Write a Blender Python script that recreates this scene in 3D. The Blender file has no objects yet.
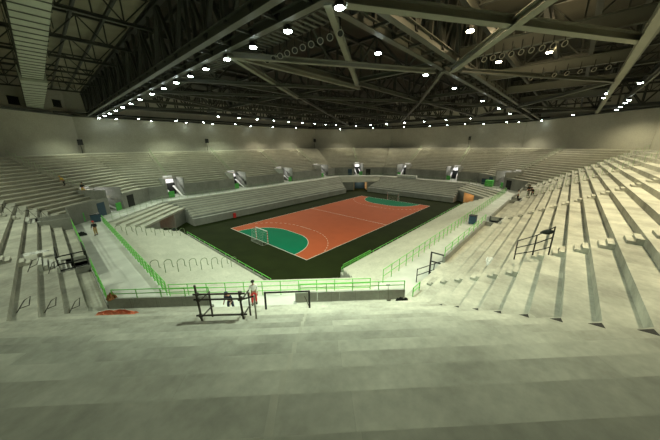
import bpy, bmesh, math, random
from mathutils import Vector, Matrix
random.seed(7)
SC = bpy.context.scene
COL = SC.collection
q = 2 ** -0.5

# ------------------------------------------------------------------ materials
def new_mat(name):
    m = bpy.data.materials.new(name); m.use_nodes = True
    nt = m.node_tree
    return m, nt, nt.nodes['Principled BSDF']

def plain(name, col, rough=0.6, metal=0.0, var=0.12, scale=3.0, emit=None, strength=0.0, spec=0.4):
    m, nt, b = new_mat(name)
    tc = nt.nodes.new('ShaderNodeTexCoord')
    nz = nt.nodes.new('ShaderNodeTexNoise'); nz.inputs['Scale'].default_value = scale; nz.inputs['Detail'].default_value = 4
    cr = nt.nodes.new('ShaderNodeValToRGB')
    lo = [c * (1 - var) for c in col]; hi = [min(1, c * (1 + var)) for c in col]
    cr.color_ramp.elements[0].color = (*lo, 1); cr.color_ramp.elements[1].color = (*hi, 1)
    cr.color_ramp.elements[0].position = 0.3; cr.color_ramp.elements[1].position = 0.7
    nt.links.new(tc.outputs['Object'], nz.inputs['Vector'])
    nt.links.new(nz.outputs['Fac'], cr.inputs['Fac'])
    nt.links.new(cr.outputs['Color'], b.inputs['Base Color'])
    b.inputs['Roughness'].default_value = rough; b.inputs['Metallic'].default_value = metal
    b.inputs['Specular IOR Level'].default_value = spec
    if emit:
        b.inputs['Emission Color'].default_value = (*emit, 1); b.inputs['Emission Strength'].default_value = strength
    return m

def concrete(name, col, stain=0.25, unit=5.0, tone=0.12, joints=True, mortar=0.012):
    """precast concrete: cloudy stains, fine grain, slight tone steps between units (UV: u metres along, v rows)"""
    m, nt, b = new_mat(name); N = nt.nodes; L = nt.links
    tc = N.new('ShaderNodeTexCoord')
    n1 = N.new('ShaderNodeTexNoise'); n1.inputs['Scale'].default_value = 0.55; n1.inputs['Detail'].default_value = 7; n1.inputs['Roughness'].default_value = 0.65
    n2 = N.new('ShaderNodeTexNoise'); n2.inputs['Scale'].default_value = 6.0; n2.inputs['Detail'].default_value = 6
    L.new(tc.outputs['Object'], n1.inputs['Vector']); L.new(tc.outputs['Object'], n2.inputs['Vector'])
    r1 = N.new('ShaderNodeMapRange'); r1.inputs[1].default_value = 0.35; r1.inputs[2].default_value = 0.65
    r1.inputs[3].default_value = 1 - stain; r1.inputs[4].default_value = 1.0
    L.new(n1.outputs['Fac'], r1.inputs[0])
    r2 = N.new('ShaderNodeMapRange'); r2.inputs[1].default_value = 0.3; r2.inputs[2].default_value = 0.7
    r2.inputs[3].default_value = 0.9; r2.inputs[4].default_value = 1.05
    L.new(n2.outputs['Fac'], r2.inputs[0])
    mu = N.new('ShaderNodeMath'); mu.operation = 'MULTIPLY'; L.new(r1.outputs[0], mu.inputs[0]); L.new(r2.outputs[0], mu.inputs[1])
    last = mu.outputs[0]
    if joints:
        br = N.new('ShaderNodeTexBrick'); br.inputs['Scale'].default_value = 1.0
        br.inputs['Brick Width'].default_value = unit; br.inputs['Row Height'].default_value = 1.0
        br.inputs['Mortar Size'].default_value = mortar; br.inputs['Mortar Smooth'].default_value = 0.4
        br.offset = 0.37; br.offset_frequency = 3
        br.inputs['Color1'].default_value = (1, 1, 1, 1); br.inputs['Color2'].default_value = (1 - tone,) * 3 + (1,)
        br.inputs['Mortar'].default_value = (0.7, 0.68, 0.64, 1)
        L.new(tc.outputs['UV'], br.inputs['Vector'])
        m2 = N.new('ShaderNodeMath'); m2.operation = 'MULTIPLY'; L.new(last, m2.inputs[0]); L.new(br.outputs['Color'], m2.inputs[1])
        last = m2.outputs[0]
    mx = N.new('ShaderNodeMix'); mx.data_type = 'RGBA'; mx.blend_type = 'MULTIPLY'; mx.inputs[0].default_value = 1.0
    mx.inputs[6].default_value = (*col, 1); L.new(last, mx.inputs[7])
    L.new(mx.outputs[2], b.inputs['Base Color'])
    b.inputs['Roughness'].default_value = 0.8; b.inputs['Specular IOR Level'].default_value = 0.25
    bp_ = N.new('ShaderNodeBump'); bp_.inputs['Strength'].default_value = 0.12; bp_.inputs['Distance'].default_value = 0.02
    L.new(n2.outputs['Fac'], bp_.inputs['Height']); L.new(bp_.outputs['Normal'], b.inputs['Normal'])
    return m

M = {}
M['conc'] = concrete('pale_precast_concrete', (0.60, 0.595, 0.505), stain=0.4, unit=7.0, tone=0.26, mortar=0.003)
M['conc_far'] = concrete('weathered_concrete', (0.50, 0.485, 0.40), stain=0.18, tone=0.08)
M['conc_low'] = concrete('lower_tier_concrete', (0.50, 0.495, 0.41), stain=0.15, unit=4, tone=0.06)
M['conc_wall'] = concrete('grey_cast_concrete', (0.33, 0.335, 0.30), stain=0.25, unit=2.4, tone=0.1)
M['joint'] = plain('joint_mortar', (0.44, 0.43, 0.36), 0.85)
M['panel'] = concrete('dark_grey_parapet_panel', (0.44, 0.45, 0.41), stain=0.15, unit=1.41, tone=0.06)
M['wallp'] = concrete('grey_plastered_wall', (0.42, 0.41, 0.34), stain=0.1, joints=False)
M['floor'] = plain('dark_green_floor_mat', (0.015, 0.021, 0.005), 0.8, var=0.2, scale=0.4, spec=0.06)
M['walk'] = plain('pale_grey_screed', (0.52, 0.53, 0.48), 0.6, var=0.14, scale=0.7)
M['orange'] = plain('orange_court_vinyl', (0.43, 0.088, 0.031), 0.6, var=0.05, scale=0.5, spec=0.08)
M['green'] = plain('green_court_vinyl', (0.0, 0.15, 0.075), 0.6, var=0.05, scale=0.5, spec=0.04)
M['white'] = plain('white_line_paint', (0.72, 0.72, 0.62), 0.5, var=0.04)
M['rail'] = plain('bright_green_painted_steel', (0.16, 0.56, 0.10), 0.45, var=0.08)
M['railgrey'] = plain('grey_green_primed_steel', (0.16, 0.22, 0.12), 0.5, var=0.1)
M['railpale'] = plain('pale_green_primed_steel', (0.34, 0.45, 0.27), 0.5, var=0.1)
M['black'] = plain('black_painted_steel', (0.012, 0.013, 0.012), 0.5, var=0.2)
M['darksteel'] = plain('dark_grey_roof_steel', (0.045, 0.048, 0.041), 0.55, var=0.15, scale=0.8)
M['steel'] = plain('grey_painted_roof_steel', (0.082, 0.088, 0.072), 0.5, var=0.1, scale=0.8)
M['palesteel'] = plain('light_grey_roof_steel', (0.19, 0.2, 0.16), 0.5, var=0.08, scale=0.8)
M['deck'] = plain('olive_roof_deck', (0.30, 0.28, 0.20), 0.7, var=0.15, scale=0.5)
M['deckshade'] = plain('shaded_roof_deck', (0.045, 0.044, 0.034), 0.8, var=0.2, scale=0.5)  # copy of the deck, darkened to put roof shade into the colour
M['duct'] = plain('galvanised_duct_sheet', (0.38, 0.41, 0.33), 0.5, metal=0.0, var=0.12, scale=1.2)
M['ductband'] = plain('duct_flange_steel', (0.11, 0.115, 0.10), 0.5)
M['lens'] = plain('lit_floodlight_lens', (0.9, 0.95, 0.9), 0.3, emit=(0.86, 1.0, 0.94), strength=40)
M['lenswarm'] = plain('lit_warm_lens', (0.95, 0.9, 0.75), 0.3, emit=(1.0, 0.86, 0.6), strength=30)
M['lensoff'] = plain('unlit_lens_rim', (0.26, 0.25, 0.21), 0.35)
M['vent'] = plain('black_vent_mesh', (0.012, 0.012, 0.012), 0.7)
M['dark'] = plain('painted_recess_shade', (0.02, 0.022, 0.02), 0.8)  # shade inside openings and gaps put into a near-black colour
M['whitepanel'] = plain('white_board', (0.85, 0.83, 0.83), 0.5, var=0.03)
M['greenpanel'] = plain('green_painted_board', (0.10, 0.52, 0.09), 0.5, var=0.1)
M['bluepanel'] = plain('dark_blue_door', (0.03, 0.07, 0.11), 0.5)
M['ochre'] = plain('warm_lit_lining', (0.62, 0.42, 0.22), 0.7)  # warm tunnel light put into the lining colour
M['redcloth'] = plain('orange_red_sheet', (0.70, 0.22, 0.12), 0.8)
M['brown'] = plain('brown_sack', (0.22, 0.09, 0.03), 0.8, var=0.3)
M['steelbright'] = plain('bare_steel_tube', (0.32, 0.31, 0.27), 0.4, metal=0.6)
M['rust'] = plain('dark_rusty_tube', (0.035, 0.03, 0.022), 0.6, var=0.4)
M['skin'] = plain('skin', (0.36, 0.19, 0.12), 0.6)
M['hair'] = plain('dark_hair', (0.01, 0.008, 0.006), 0.7)
M['khaki'] = plain('khaki_cloth', (0.42, 0.31, 0.14), 0.8)
M['darkcloth'] = plain('dark_cloth', (0.015, 0.02, 0.018), 0.8)
M['navy'] = plain('navy_cloth', (0.02, 0.03, 0.06), 0.8)
M['yellow'] = plain('yellow_cloth', (0.62, 0.40, 0.03), 0.7)
M['whitecloth'] = plain('white_cloth', (0.7, 0.7, 0.67), 0.8)
M['red'] = plain('red_plastic', (0.62, 0.03, 0.03), 0.5)
M['net'] = plain('white_net_cord', (0.40, 0.44, 0.38), 0.8)
M['plasticsheet'] = plain('white_plastic_sheet', (0.7, 0.71, 0.68), 0.5)

# ------------------------------------------------------------------ mesh helper
class MB:
    def __init__(s): s.bm = bmesh.new(); s.uv = s.bm.loops.layers.uv.new('UVMap')
    def face(s, pts, uvs=None):
        f = s.bm.faces.new([s.bm.verts.new(p) for p in pts])
        if uvs:
            for l, u in zip(f.loops, uvs): l[s.uv].uv = u
        return f
    def prism(s, plan, z0, z1, uvs=None):
        n = len(plan)
        area = sum(plan[i][0]*plan[(i+1) % n][1] - plan[(i+1) % n][0]*plan[i][1] for i in range(n))
        if area < 0:
            plan = plan[::-1]
            if uvs: uvs = uvs[::-1]
        zz0 = z0 if isinstance(z0, (list, tuple)) else [z0]*n
        lo = [s.bm.verts.new((p[0], p[1], zz0[i])) for i, p in enumerate(plan)]
        hi = [s.bm.verts.new((p[0], p[1], z1)) for p in plan]
        u = uvs or [(p[0], p[1]) for p in plan]
        f = s.bm.faces.new(hi)
        for l, w in zip(f.loops, u): l[s.uv].uv = w
        f = s.bm.faces.new(lo[::-1])
        for l, w in zip(f.loops, u[::-1]): l[s.uv].uv = w
        for i in range(n):
            j = (i+1) % n
            f = s.bm.faces.new((lo[i], lo[j], hi[j], hi[i]))
            mv = 0.04 if u[i][1] == u[j][1] else 0
            ww = [(u[i][0], u[i][1]+mv), (u[j][0], u[j][1]+mv), (u[j][0], u[j][1]+mv), (u[i][0], u[i][1]+mv)]
            for l, w in zip(f.loops, ww): l[s.uv].uv = w
    def box(s, x0, x1, y0, y1, z0, z1):
        s.prism([(x0, y0), (x1, y0), (x1, y1), (x0, y1)], z0, z1)
    def beam(s, a, b, w, h, up=(0, 0, 1), taper=1.0):
        a, b = Vector(a), Vector(b); d = (b-a).normalized(); up = Vector(up)
        if abs(d.dot(up)) > 0.99: up = Vector((1, 0, 0))
        r = d.cross(up).normalized(); u = r.cross(d)
        vs = []
        for P, k in ((a, 1), (b, taper)):
            for sx, sz in ((-1, -1), (1, -1), (1, 1), (-1, 1)):
                vs.append(s.bm.verts.new(P + r*sx*w/2*k + u*sz*h/2*k))
        L = (b-a).length
        for idx in ((3, 2, 1, 0), (4, 5, 6, 7), (0, 1, 5, 4), (1, 2, 6, 5), (2, 3, 7, 6), (3, 0, 4, 7)):
            f = s.bm.faces.new([vs[i] for i in idx])
            for l, i in zip(f.loops, idx): l[s.uv].uv = (L if i > 3 else 0, (i % 4)*0.2)
    def ibeam(s, a, b, w, h, t=0.05):
        a, b = Vector(a), Vector(b); z = Vector((0, 0, 1))
        s.beam(a + z*(h/2-t/2), b + z*(h/2-t/2), w, t); s.beam(a - z*(h/2-t/2), b - z*(h/2-t/2), w, t)
        s.beam(a, b, t, h-2*t)
    def tube(s, pts, r, n=6, caps=True):
        pts = [Vector(p) for p in pts]; rings = []
        for i, P in enumerate(pts):
            d = (pts[min(i+1, len(pts)-1)] - pts[max(i-1, 0)]).normalized()
            up = Vector((0, 0, 1)) if abs(d.z) < 0.95 else Vector((1, 0, 0))
            x = d.cross(up).normalized(); y = x.cross(d)
            rings.append([s.bm.verts.new(P + x*r*math.cos(2*math.pi*k/n) + y*r*math.sin(2*math.pi*k/n)) for k in range(n)])
        for A, B in zip(rings, rings[1:]):
            for k in range(n): s.bm.faces.new((A[k], B[k], B[(k+1) % n], A[(k+1) % n]))
        if caps: s.bm.faces.new(rings[0]); s.bm.faces.new(rings[-1][::-1])
    def lathe(s, c, prof, n=12, axis=(0, 0, 1)):
        ax = Vector(axis).normalized(); c = Vector(c)
        up = Vector((1, 0, 0)) if abs(ax.x) < 0.9 else Vector((0, 1, 0))
        x = ax.cross(up).normalized(); y = ax.cross(x); rings = []
        for r, h in prof:
            rings.append([s.bm.verts.new(c + ax*h + (x*math.cos(2*math.pi*k/n) + y*math.sin(2*math.pi*k/n))*r) for k in range(n)])
        for A, B in zip(rings, rings[1:]):
            for k in range(n): s.bm.faces.new((A[k], A[(k+1) % n], B[(k+1) % n], B[k]))
        s.bm.faces.new(rings[0][::-1]); s.bm.faces.new(rings[-1])
    def build(s, name, mat, parent=None, smooth=False):
        bmesh.ops.recalc_face_normals(s.bm, faces=s.bm.faces)
        me = bpy.data.meshes.new(name); s.bm.to_mesh(me); s.bm.free()
        if smooth:
            for p in me.polygons: p.use_smooth = True
        me.materials.append(M[mat] if isinstance(mat, str) else mat)
        o = bpy.data.objects.new(name, me); COL.objects.link(o)
        if parent:
            o.parent = parent
            # parts are modelled in world space; their parents keep their own place
            o.matrix_parent_inverse = parent_world(parent).inverted()
        return o

def parent_world(o):
    m = Matrix.LocRotScale(o.location, o.rotation_euler, o.scale)
    if o.parent: m = parent_world(o.parent) @ o.matrix_parent_inverse @ m
    return m

def tag(o, label, cat, group=None):
    o['label'] = label; o['category'] = cat
    if group: o['group'] = group
    return o
def thing(name, label, cat, loc=(0, 0, 0), group=None, rz=0.0):
    o = bpy.data.objects.new(name, None); COL.objects.link(o)
    o.empty_display_size = 0.2
    o.location = loc; o.rotation_euler = (0, 0, rz)
    return tag(o, label, cat, group)
def struct(name, mb, mat):
    o = mb.build(name, mat); o['kind'] = 'structure'; return o
def copy_tree(o, parent=None):
    c = o.copy(); COL.objects.link(c); c.parent = parent
    for ch in list(o.children): copy_tree(ch, c)
    return c
ORD = ['first', 'second', 'third', 'fourth', 'fifth', 'sixth', 'seventh', 'eighth', 'ninth', 'tenth', 'eleventh', 'twelfth',
       'thirteenth', 'fourteenth', 'fifteenth', 'sixteenth', 'seventeenth', 'eighteenth', 'nineteenth', 'twentieth']

# ------------------------------------------------------------------ plan of the bowl (metres, court centre at 0,0)
def ring(d, e, s):
    r = s/q
    return [Vector(v) for v in ((-d, -(r-d)), (-(r-e), -e), ((r-e), -e), (d, -(r-d)), (d, r-d), (r-e, e), (-(r-e), e), (-d, r-d))]
SIDES = ['near_corner', 'right', 'right_corner', 'far_end', 'far_corner', 'far', 'left_corner', 'left']
UD, UE, US = 39.6, 27.1, 38.7
def upper(w): return ring(UD+w, UE+w, US+w)
A_, B_ = (27.2, 16.3, 26.1), (36.2, 23.7, 35.3)
def lower(t): return ring(*[a+(b-a)*t for a, b in zip(A_, B_)])
PT = upper(0)
def frame(j):
    a, b = PT[j], PT[(j+1) % 8]; t = (b-a).normalized(); return t, Vector((t.y, -t.x))
def span(R, j):
    t, n = frame(j); return R[j].dot(t), R[(j+1) % 8].dot(t), R[j].dot(n)
def P2(j, u, D):
    t, n = frame(j); v = t*u + n*D; return (v.x, v.y)
ZC = 4.0           # concourse level
Z0, TR, RI, NR = 5.5, 0.8, 0.432, 18
def zrow(i): return Z0 + RI*i

# aisles and entrances (u along each side, rows cut away)
AIS = {'right': [-22.6, -7.1, 8.0, 22.6], 'left': [-8.0, 7.1], 'far': [-22.6, -7.1, 7.1, 22.6], 'far_end': [-8.0, 8.0],
       'near_corner': [-8.9], 'right_corner': [8.9], 'far_corner': [-8.9], 'left_corner': [8.9]}
# on every side u runs counter-clockwise, so far/left sides read mirrored
AIS['far'] = [-22.6, -7.1, 8.0, 22.6]
def mid(j):
    a, b, _ = span(PT, j); return (a+b)/2
CUTS = {}
for j, s in enumerate(SIDES):
    c = []
    if s == 'near_corner': c = [(mid(j)-2.7, mid(j)+1.9, 1)]
    elif s == 'right': c = [(u-1.3, u+1.3, 2) for u in AIS[s][1:]]
    elif s == 'left': c = [(7.1-1.6, 7.1+0.9, 2), (-8.0-1.2, -8.0+1.2, 4)]
    elif 'corner' in s: c = [(mid(j)-1.5, mid(j)+1.5, 5)]
    else: c = [(u-1.6, u+1.6, 5) for u in AIS[s]]
    CUTS[s] = c
# left side: tangent points to -y, so u = -y
AIS['left'] = [7.1, -8.0]

PARAPET = {'near_corner': 0.0, 'right': 0.5, 'left': 0.25, 'far': 1.1, 'far_end': 1.1, 'right_corner': 1.1, 'far_corner': 1.1, 'left_corner': 1.1}
LAB = {'near_corner': 'pale concrete seating tier across the corner in the foreground below the viewer',
       'right': 'pale concrete seating tier with dark risers rising along the right side',
       'right_corner': 'concrete corner seating tier beyond the right stand, over the orange-lit tunnel',
       'far_end': 'far concrete seating tier behind the court end with the distant goal',
       'far_corner': 'farthest concrete corner tier, above the brightly lit white entrance',
       'far': 'long dim concrete seating tier behind the far long side of the court',
       'left_corner': 'concrete corner tier at far left with yellow-clad workers on it',
       'left': 'pale concrete seating tier at left edge beside the grey walkway'}
def splits(u0, u1, cuts):
    out = [(u0, u1)]
    for a, b in cuts:
        nxt = []
        for x, y in out:
            if b <= x or a >= y: nxt.append((x, y)); continue
            if a > x: nxt.append((x, a))
            if b < y: nxt.append((b, y))
        out = nxt
    return out
STAND = {}
for j, s in enumerate(SIDES):
    c = P2(j, mid(j), span(PT, j)[2])
    root = thing('grandstand', LAB[s], 'grandstand', (c[0], c[1], ZC), 'upper tier stands'); STAND[s] = root
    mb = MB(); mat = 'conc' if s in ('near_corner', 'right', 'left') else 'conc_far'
    for i in range(NR):
        w0, w1 = TR*i, TR*(i+1) + (0.1 if i < NR-1 else 0.0)
        a0, b0, D0 = span(upper(w0), j); a1, b1, D1 = span(upper(w1), j)
        act = [(a, b) for a, b, n in CUTS[s] if i < n]
        for k, (x, y) in enumerate(splits(a0, b0, act)):
            xa = a1 if x == a0 else x; yb = b1 if y == b0 else y
            pl = [P2(j, x, D0), P2(j, y, D0), P2(j, yb, D1), P2(j, xa, D1)]
            if s not in ('near_corner', 'right', 'left') and i:  # overhanging lip added to far rows so each casts a shadow line
                an, bn, Dn = span(upper(w0-.11), j); xn = an if x == a0 else x; yn = bn if y == b0 else y
                mb.prism([P2(j, xn, Dn), P2(j, yn, Dn), P2(j, y, D0), P2(j, x, D0)], zrow(i)-.12, zrow(i), [(xn+40, i+.02), (yn+40, i+.02), (y+40, i+.1), (x+40, i+.1)])
            mb.prism(pl, zrow(i)-RI-(0.0 if i else 0.3), zrow(i), [(x+40, i+0.02), (y+40, i+0.02), (yb+40, i+0.98), (xa+40, i+0.98)])
    mb.build('terrace', mat, root)
    # top walkway behind the last row
    mb = MB(); a0, b0, D0 = span(upper(TR*NR), j); a1, b1, D1 = span(upper(15.98), j)
    mb.prism([P2(j, a0, D0), P2(j, b0, D0), P2(j, b1, D1), P2(j, a1, D1)], zrow(NR-1)-0.4, zrow(NR-1)+0.1)
    mb.build('top_walkway', mat, root)
    # front wall down to the concourse, with its parapet
    R0 = upper(-0.16); R1 = upper(0.0)
    a0, b0, D0 = span(R0, j); a1, b1, D1 = span(R1, j)
    for k, (x, y) in enumerate(splits(a0, b0, [(a, b) for a, b, n in CUTS[s]] + ([(-30, -21.2)] if s == 'right' else []))):
        xa = a1 if x == a0 else x; yb = b1 if y == b0 else y
        mb = MB(); hp_ = PARAPET[s]
        mb.prism([P2(j, x, D0), P2(j, y, D0), P2(j, yb, D1), P2(j, xa, D1)], ZC, Z0+hp_, [(x, 0), (y, 0), (yb, 0.2), (xa, 0.2)])
        mb.build('front_wall', 'conc_wall', root)
    if s == 'right':
        mb = MB(); mb.prism([P2(j, a0, D0), P2(j, -21.2, D0), P2(j, -21.2, D1), P2(j, a1, D1)], ZC, Z0, [(0, 0), (6, 0), (6, .2), (0, .2)]); mb.build('front_wall', mat, root)
    # entrance cut: cheek walls
    for (a, b, n) in CUTS[s]:
        D = span(PT, j)[2]
        for u0, u1 in ((a-0.18, a), (b, b+0.18)):
            mb = MB()
            if s in ('near_corner', 'left', 'right'):
                mb.prism([P2(j, u0, D-0.1), P2(j, u1, D-0.1), P2(j, u1, D+TR*n+.05), P2(j, u0, D+TR*n+.05)], ZC, zrow(n-1)+0.02)
            else:
                mb.prism([P2(j, u0, D-0.1), P2(j, u1, D-0.1), P2(j, u1, D+TR*n+.05), P2(j, u0, D+TR*n+.05)], ZC, zrow(n-1)+0.55)
            mb.build('cheek_wall', 'conc_wall', root)
        if s in ('near_corner', 'left', 'right'):      # short stair from concourse up into the rows
            mb = MB(); st = 7 if n == 2 else (5 if n == 1 else 10); dep = TR*n; top = zrow(n)-0.14
            for k in range(st):
                mb.prism([P2(j, a, D+dep*k/st), P2(j, b, D+dep*k/st), P2(j, b, D+dep+0.02), P2(j, a, D+dep+0.02)], ZC + (top-ZC)*k/st, ZC+(top-ZC)*(k+1)/st - 0.02)
            mb.build('entrance_stair', 'conc_wall' if s == 'near_corner' else 'walk', root)
        else:                                           # lit opening with back wall and lintel
            dep = TR*n; zt = zrow(n-1)
            mb = MB()
            mb.prism([P2(j, a, D+dep), P2(j, b, D+dep), P2(j, b, D+dep+0.2), P2(j, a, D+dep+0.2)], ZC, zrow(n)+0.1)
            mb.build('back_wall', 'conc_wall', root)
            t_, n_ = frame(j)
            mb = MB()    # white tilted board over the doorway
            p0 = Vector(P2(j, a+0.7, D+dep-0.25)).to_3d(); p1 = Vector(P2(j, b-0.7, D+dep-0.25)).to_3d()
            nn = n_.to_3d()
            lo = zt - 0.55; hi = zt + 0.85
            A = [p0 + Vector((0, 0, lo)), p1 + Vector((0, 0, lo)), p1 + nn*0.5 + Vector((0, 0, hi)), p0 + nn*0.5 + Vector((0, 0, hi))]
            off = nn*0.08
            vs = [mb.bm.verts.new(v) for v in A] + [mb.bm.verts.new(v+off) for v in A]
            for idx in ((0, 1, 2, 3), (7, 6, 5, 4), (0, 4, 5, 1), (1, 5, 6, 2), (2, 6, 7, 3), (3, 7, 4, 0)): mb.bm.faces.new([vs[k] for k in idx])
            mb.build('light_board', 'whitepanel', root)
            mb = MB()    # dark slab painting the shade of a doorway in the back wall
            mb.prism([P2(j, a+0.5, D+dep-0.06), P2(j, b-0.5, D+dep-0.06), P2(j, b-0.5, D+dep+0.01), P2(j, a+0.5, D+dep+0.01)], ZC, zt-0.75)
            mb.build('doorway', 'dark', root)
            for u in (a+0.45, b-0.95):      # slanted white stair stringers standing in the opening
                mb = MB()
                f0 = Vector(P2(j, u, D+0.5)).to_3d() + Vector((0, 0, ZC)); f1 = Vector(P2(j, u+0.5, D+dep-0.5)).to_3d() + Vector((0, 0, ZC+1.9))
                mb.beam(f0, f1, 0.34, 0.16); mb.build('stair_stringer', 'whitepanel', root)
            mb = MB()
            side = a+0.15 if (int(abs(a)*10) % 2) else b-1.25
            mb.prism([P2(j, side, D+0.15), P2(j, side+1.1, D+0.15), P2(j, side+1.1, D+0.25), P2(j, side, D+0.25)], ZC, ZC+1.25)
            mb.build('hoarding_board', 'greenpanel', root)
            if 'corner' in s:
                for u in ((a-2.6, a-1.0), (b+.9, b+2.3)):
                    mb = MB(); mb.prism([P2(j, u[0], D-.2), P2(j, u[1], D-.2), P2(j, u[1], D-.1), P2(j, u[0], D-.1)], ZC, ZC+2.1); mb.build('side_doorway', 'dark' if u[0] < a else 'bluepanel', root)  # dark slab stands in for the shade of an opening
    # aisle step blocks, one per row
    for u in AIS[s]:
        for i in range(1, NR):
            cut = [c_ for c_ in CUTS[s] if c_[0] <= u <= c_[1] and i < c_[2]+1]
            if cut: continue
            if s == 'near_corner': continue
            uu = u
            if s == 'right' and u == -22.6 and i < 7: uu = -24.75
            D = span(PT, j)[2]; wi = TR*i; mb = MB()
            mb.prism([P2(j, uu-0.5, D+wi-0.52), P2(j, uu+0.5, D+wi-0.52), P2(j, uu+0.5, D+wi-0.0), P2(j, uu-0.5, D+wi-0.0)], zrow(i-1), zrow(i-1)+0.145)
            mb.prism([P2(j, uu-0.5, D+wi-0.26), P2(j, uu+0.5, D+wi-0.26), P2(j, uu+0.5, D+wi-0.0), P2(j, uu-0.5, D+wi-0.0)], zrow(i-1)+0.145, zrow(i-1)+0.29)
            mb.build('aisle_step', mat, root)
# cement joint strip up the middle of the near corner (a raised sealed joint)
j = 0; D = span(PT, 0)[2]
uj = -6.0
for i in range(2, NR):
    mb = MB(); mb.prism([P2(j, uj-0.05, D+TR*i), P2(j, uj+0.05, D+TR*i), P2(j, uj+0.05, D+TR*(i+1)), P2(j, uj-0.05, D+TR*(i+1))], zrow(i)-0.01, zrow(i)+0.008)
    mb.build('sealed_joint', 'joint', STAND['near_corner'])

for i in range(3, NR-1):
    a_, b_, D_ = span(upper(TR*i+.06), 0); k_ = .1+.02*(i-3)
    mb = MB(); mb.prism([P2(0, b_-.12, D_), P2(0, b_-.12-k_*1.8, D_), P2(0, b_-.12-k_*.6, D_+k_)], zrow(i)-.05, zrow(i)+.006)
    mb.build('gap_shade', 'dark', STAND['near_corner'])  # dark wedges on the treads paint the shade of open holes
# lower tiers ------------------------------------------------------
NL, ZL0, ZL1 = 9, 1.35, 3.75
LLAB = {'right': 'lower concrete seating tier on the near long side behind the green floor rail',
        'left': 'lower pale concrete seating tier at left with rows of hoop handrails',
        'far': 'grey lower seating block along the far long side with striped rows',
        'far_end': 'grey lower seating block behind the distant goal',
        'near_corner': 'lower corner seating just beyond the foreground parapet',
        'left_corner': 'lower corner seating with white stripes above the left tunnel',
        'far_corner': 'lower corner seating above the far corner tunnel with warm-lit jambs',
        'right_corner': 'lower corner seating above the orange-lit tunnel at right'}
for j, s in enumerate(SIDES):
    lowc = 'corner' in s
    c0 = P2(j, sum(span(lower(0), j)[:2])/2, span(lower(0), j)[2])
    root = thing('lower_seating_tier', LLAB[s], 'seating', (c0[0], c0[1], 0), 'lower tier seating')
    near = s in ('right', 'left')
    mb = MB()
    lim = {'far': (-20.7, 23.8), 'far_end': (-12.9, 12.9), 'left': (99, 12.7), 'right': (-20.7, -99)}.get(s)
    for i in range(NL):
        if lowc and i < 5: continue
        t0, t1 = i/NL, (i+1)/NL
        a0, b0, D0 = span(lower(t0), j); a1, b1, D1 = span(lower(t1), j)
        if lim:
            a0, a1 = min(a0, lim[0]), min(a1, lim[0]); b0, b1 = max(b0, lim[1]), max(b1, lim[1])
            if i >= 5:
                a0, b0 = span(lower(t0), j)[:2]
        z1 = ZL0 + (ZL1-ZL0)*i/(NL-1)
        if near and i == 0: z1 = 0.75
        z0 = 0.0
        if lowc: z0 = z1-0.55 if i > 5 else 2.55
        mb.prism([P2(j, a0, D0), P2(j, b0, D0), P2(j, b1, D1), P2(j, a1, D1)], z0, z1, [(a0+40, i+.02), (b0+40, i+.02), (b1+40, i+.98), (a1+40, i+.98)])
    mb.build('terrace', 'conc_low' if near or lowc else 'conc_wall', root)
    # bench slabs standing proud on each far row
    if not near and not lowc:
        for i in range(5 if lowc else 1, NL):
            mb = MB()
            a, b, D0 = span(lower((i+0.45)/NL), j); z1 = ZL0 + (ZL1-ZL0)*i/(NL-1)
            D1 = D0 + 0.36
            if lim and i < 5: a, b = min(a, lim[0]), max(b, lim[1])
            mb.prism([P2(j, a+.25, D0), P2(j, b-.25, D0), P2(j, b-.25, D1), P2(j, a+.25, D1)], z1, z1+0.17)
            mb.build('bench_row', 'conc_low', root)
    if near:
        mb = MB(); a0, b0, D0 = span(lower(0), j); a1, b1, D1 = span(ring(A_[0]+.14, A_[1]+.14, A_[2]+.14), j)
        if s == 'left': b0 = b1 = 12.7
        mb.prism([P2(j, a0, D0), P2(j, b0, D0), P2(j, b1, D1), P2(j, a1, D1)], 0.75, 1.0)
        mb.build('kerb_wall', 'conc_wall', root)
    if lowc:
        mb = MB(); a, b, D0 = span(lower(5/NL), j); Db = span(lower(1), j)[2]; m_ = (a+b)/2
        mb.bm.free()
        for u0, u1 in ((a+.1, m_-2.2), (m_+2.2, b-.1)):
            mb = MB(); mb.prism([P2(j, u0, D0), P2(j, u1, D0), P2(j, u1, Db-1.0), P2(j, u0, Db-1.0)], 0, 2.55)
            mb.build('tunnel_wall', 'conc_wall', root)
        mb = MB()
        mb.prism([P2(j, m_-2.2, Db-0.9), P2(j, m_+2.2, Db-0.9), P2(j, m_+2.2, Db-0.8), P2(j, m_-2.2, Db-0.8)], 0, 2.6)
        mb.build('tunnel_back', 'dark' if s != 'far_corner' else 'bluepanel', root)  # near-black slab stands in for the shade deep in the tunnel
        for sg in (-1, 1):
            if s in ('left_corner', 'near_corner'): continue
            u = m_ + sg*2.1
            mb = MB(); mb.prism([P2(j, u-.1, D0-.05), P2(j, u+.1, D0-.05), P2(j, u+.1, Db-1.0), P2(j, u-.1, Db-1.0)], 0, 2.5)
            mb.build('tunnel_lining', 'ochre', root)

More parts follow.
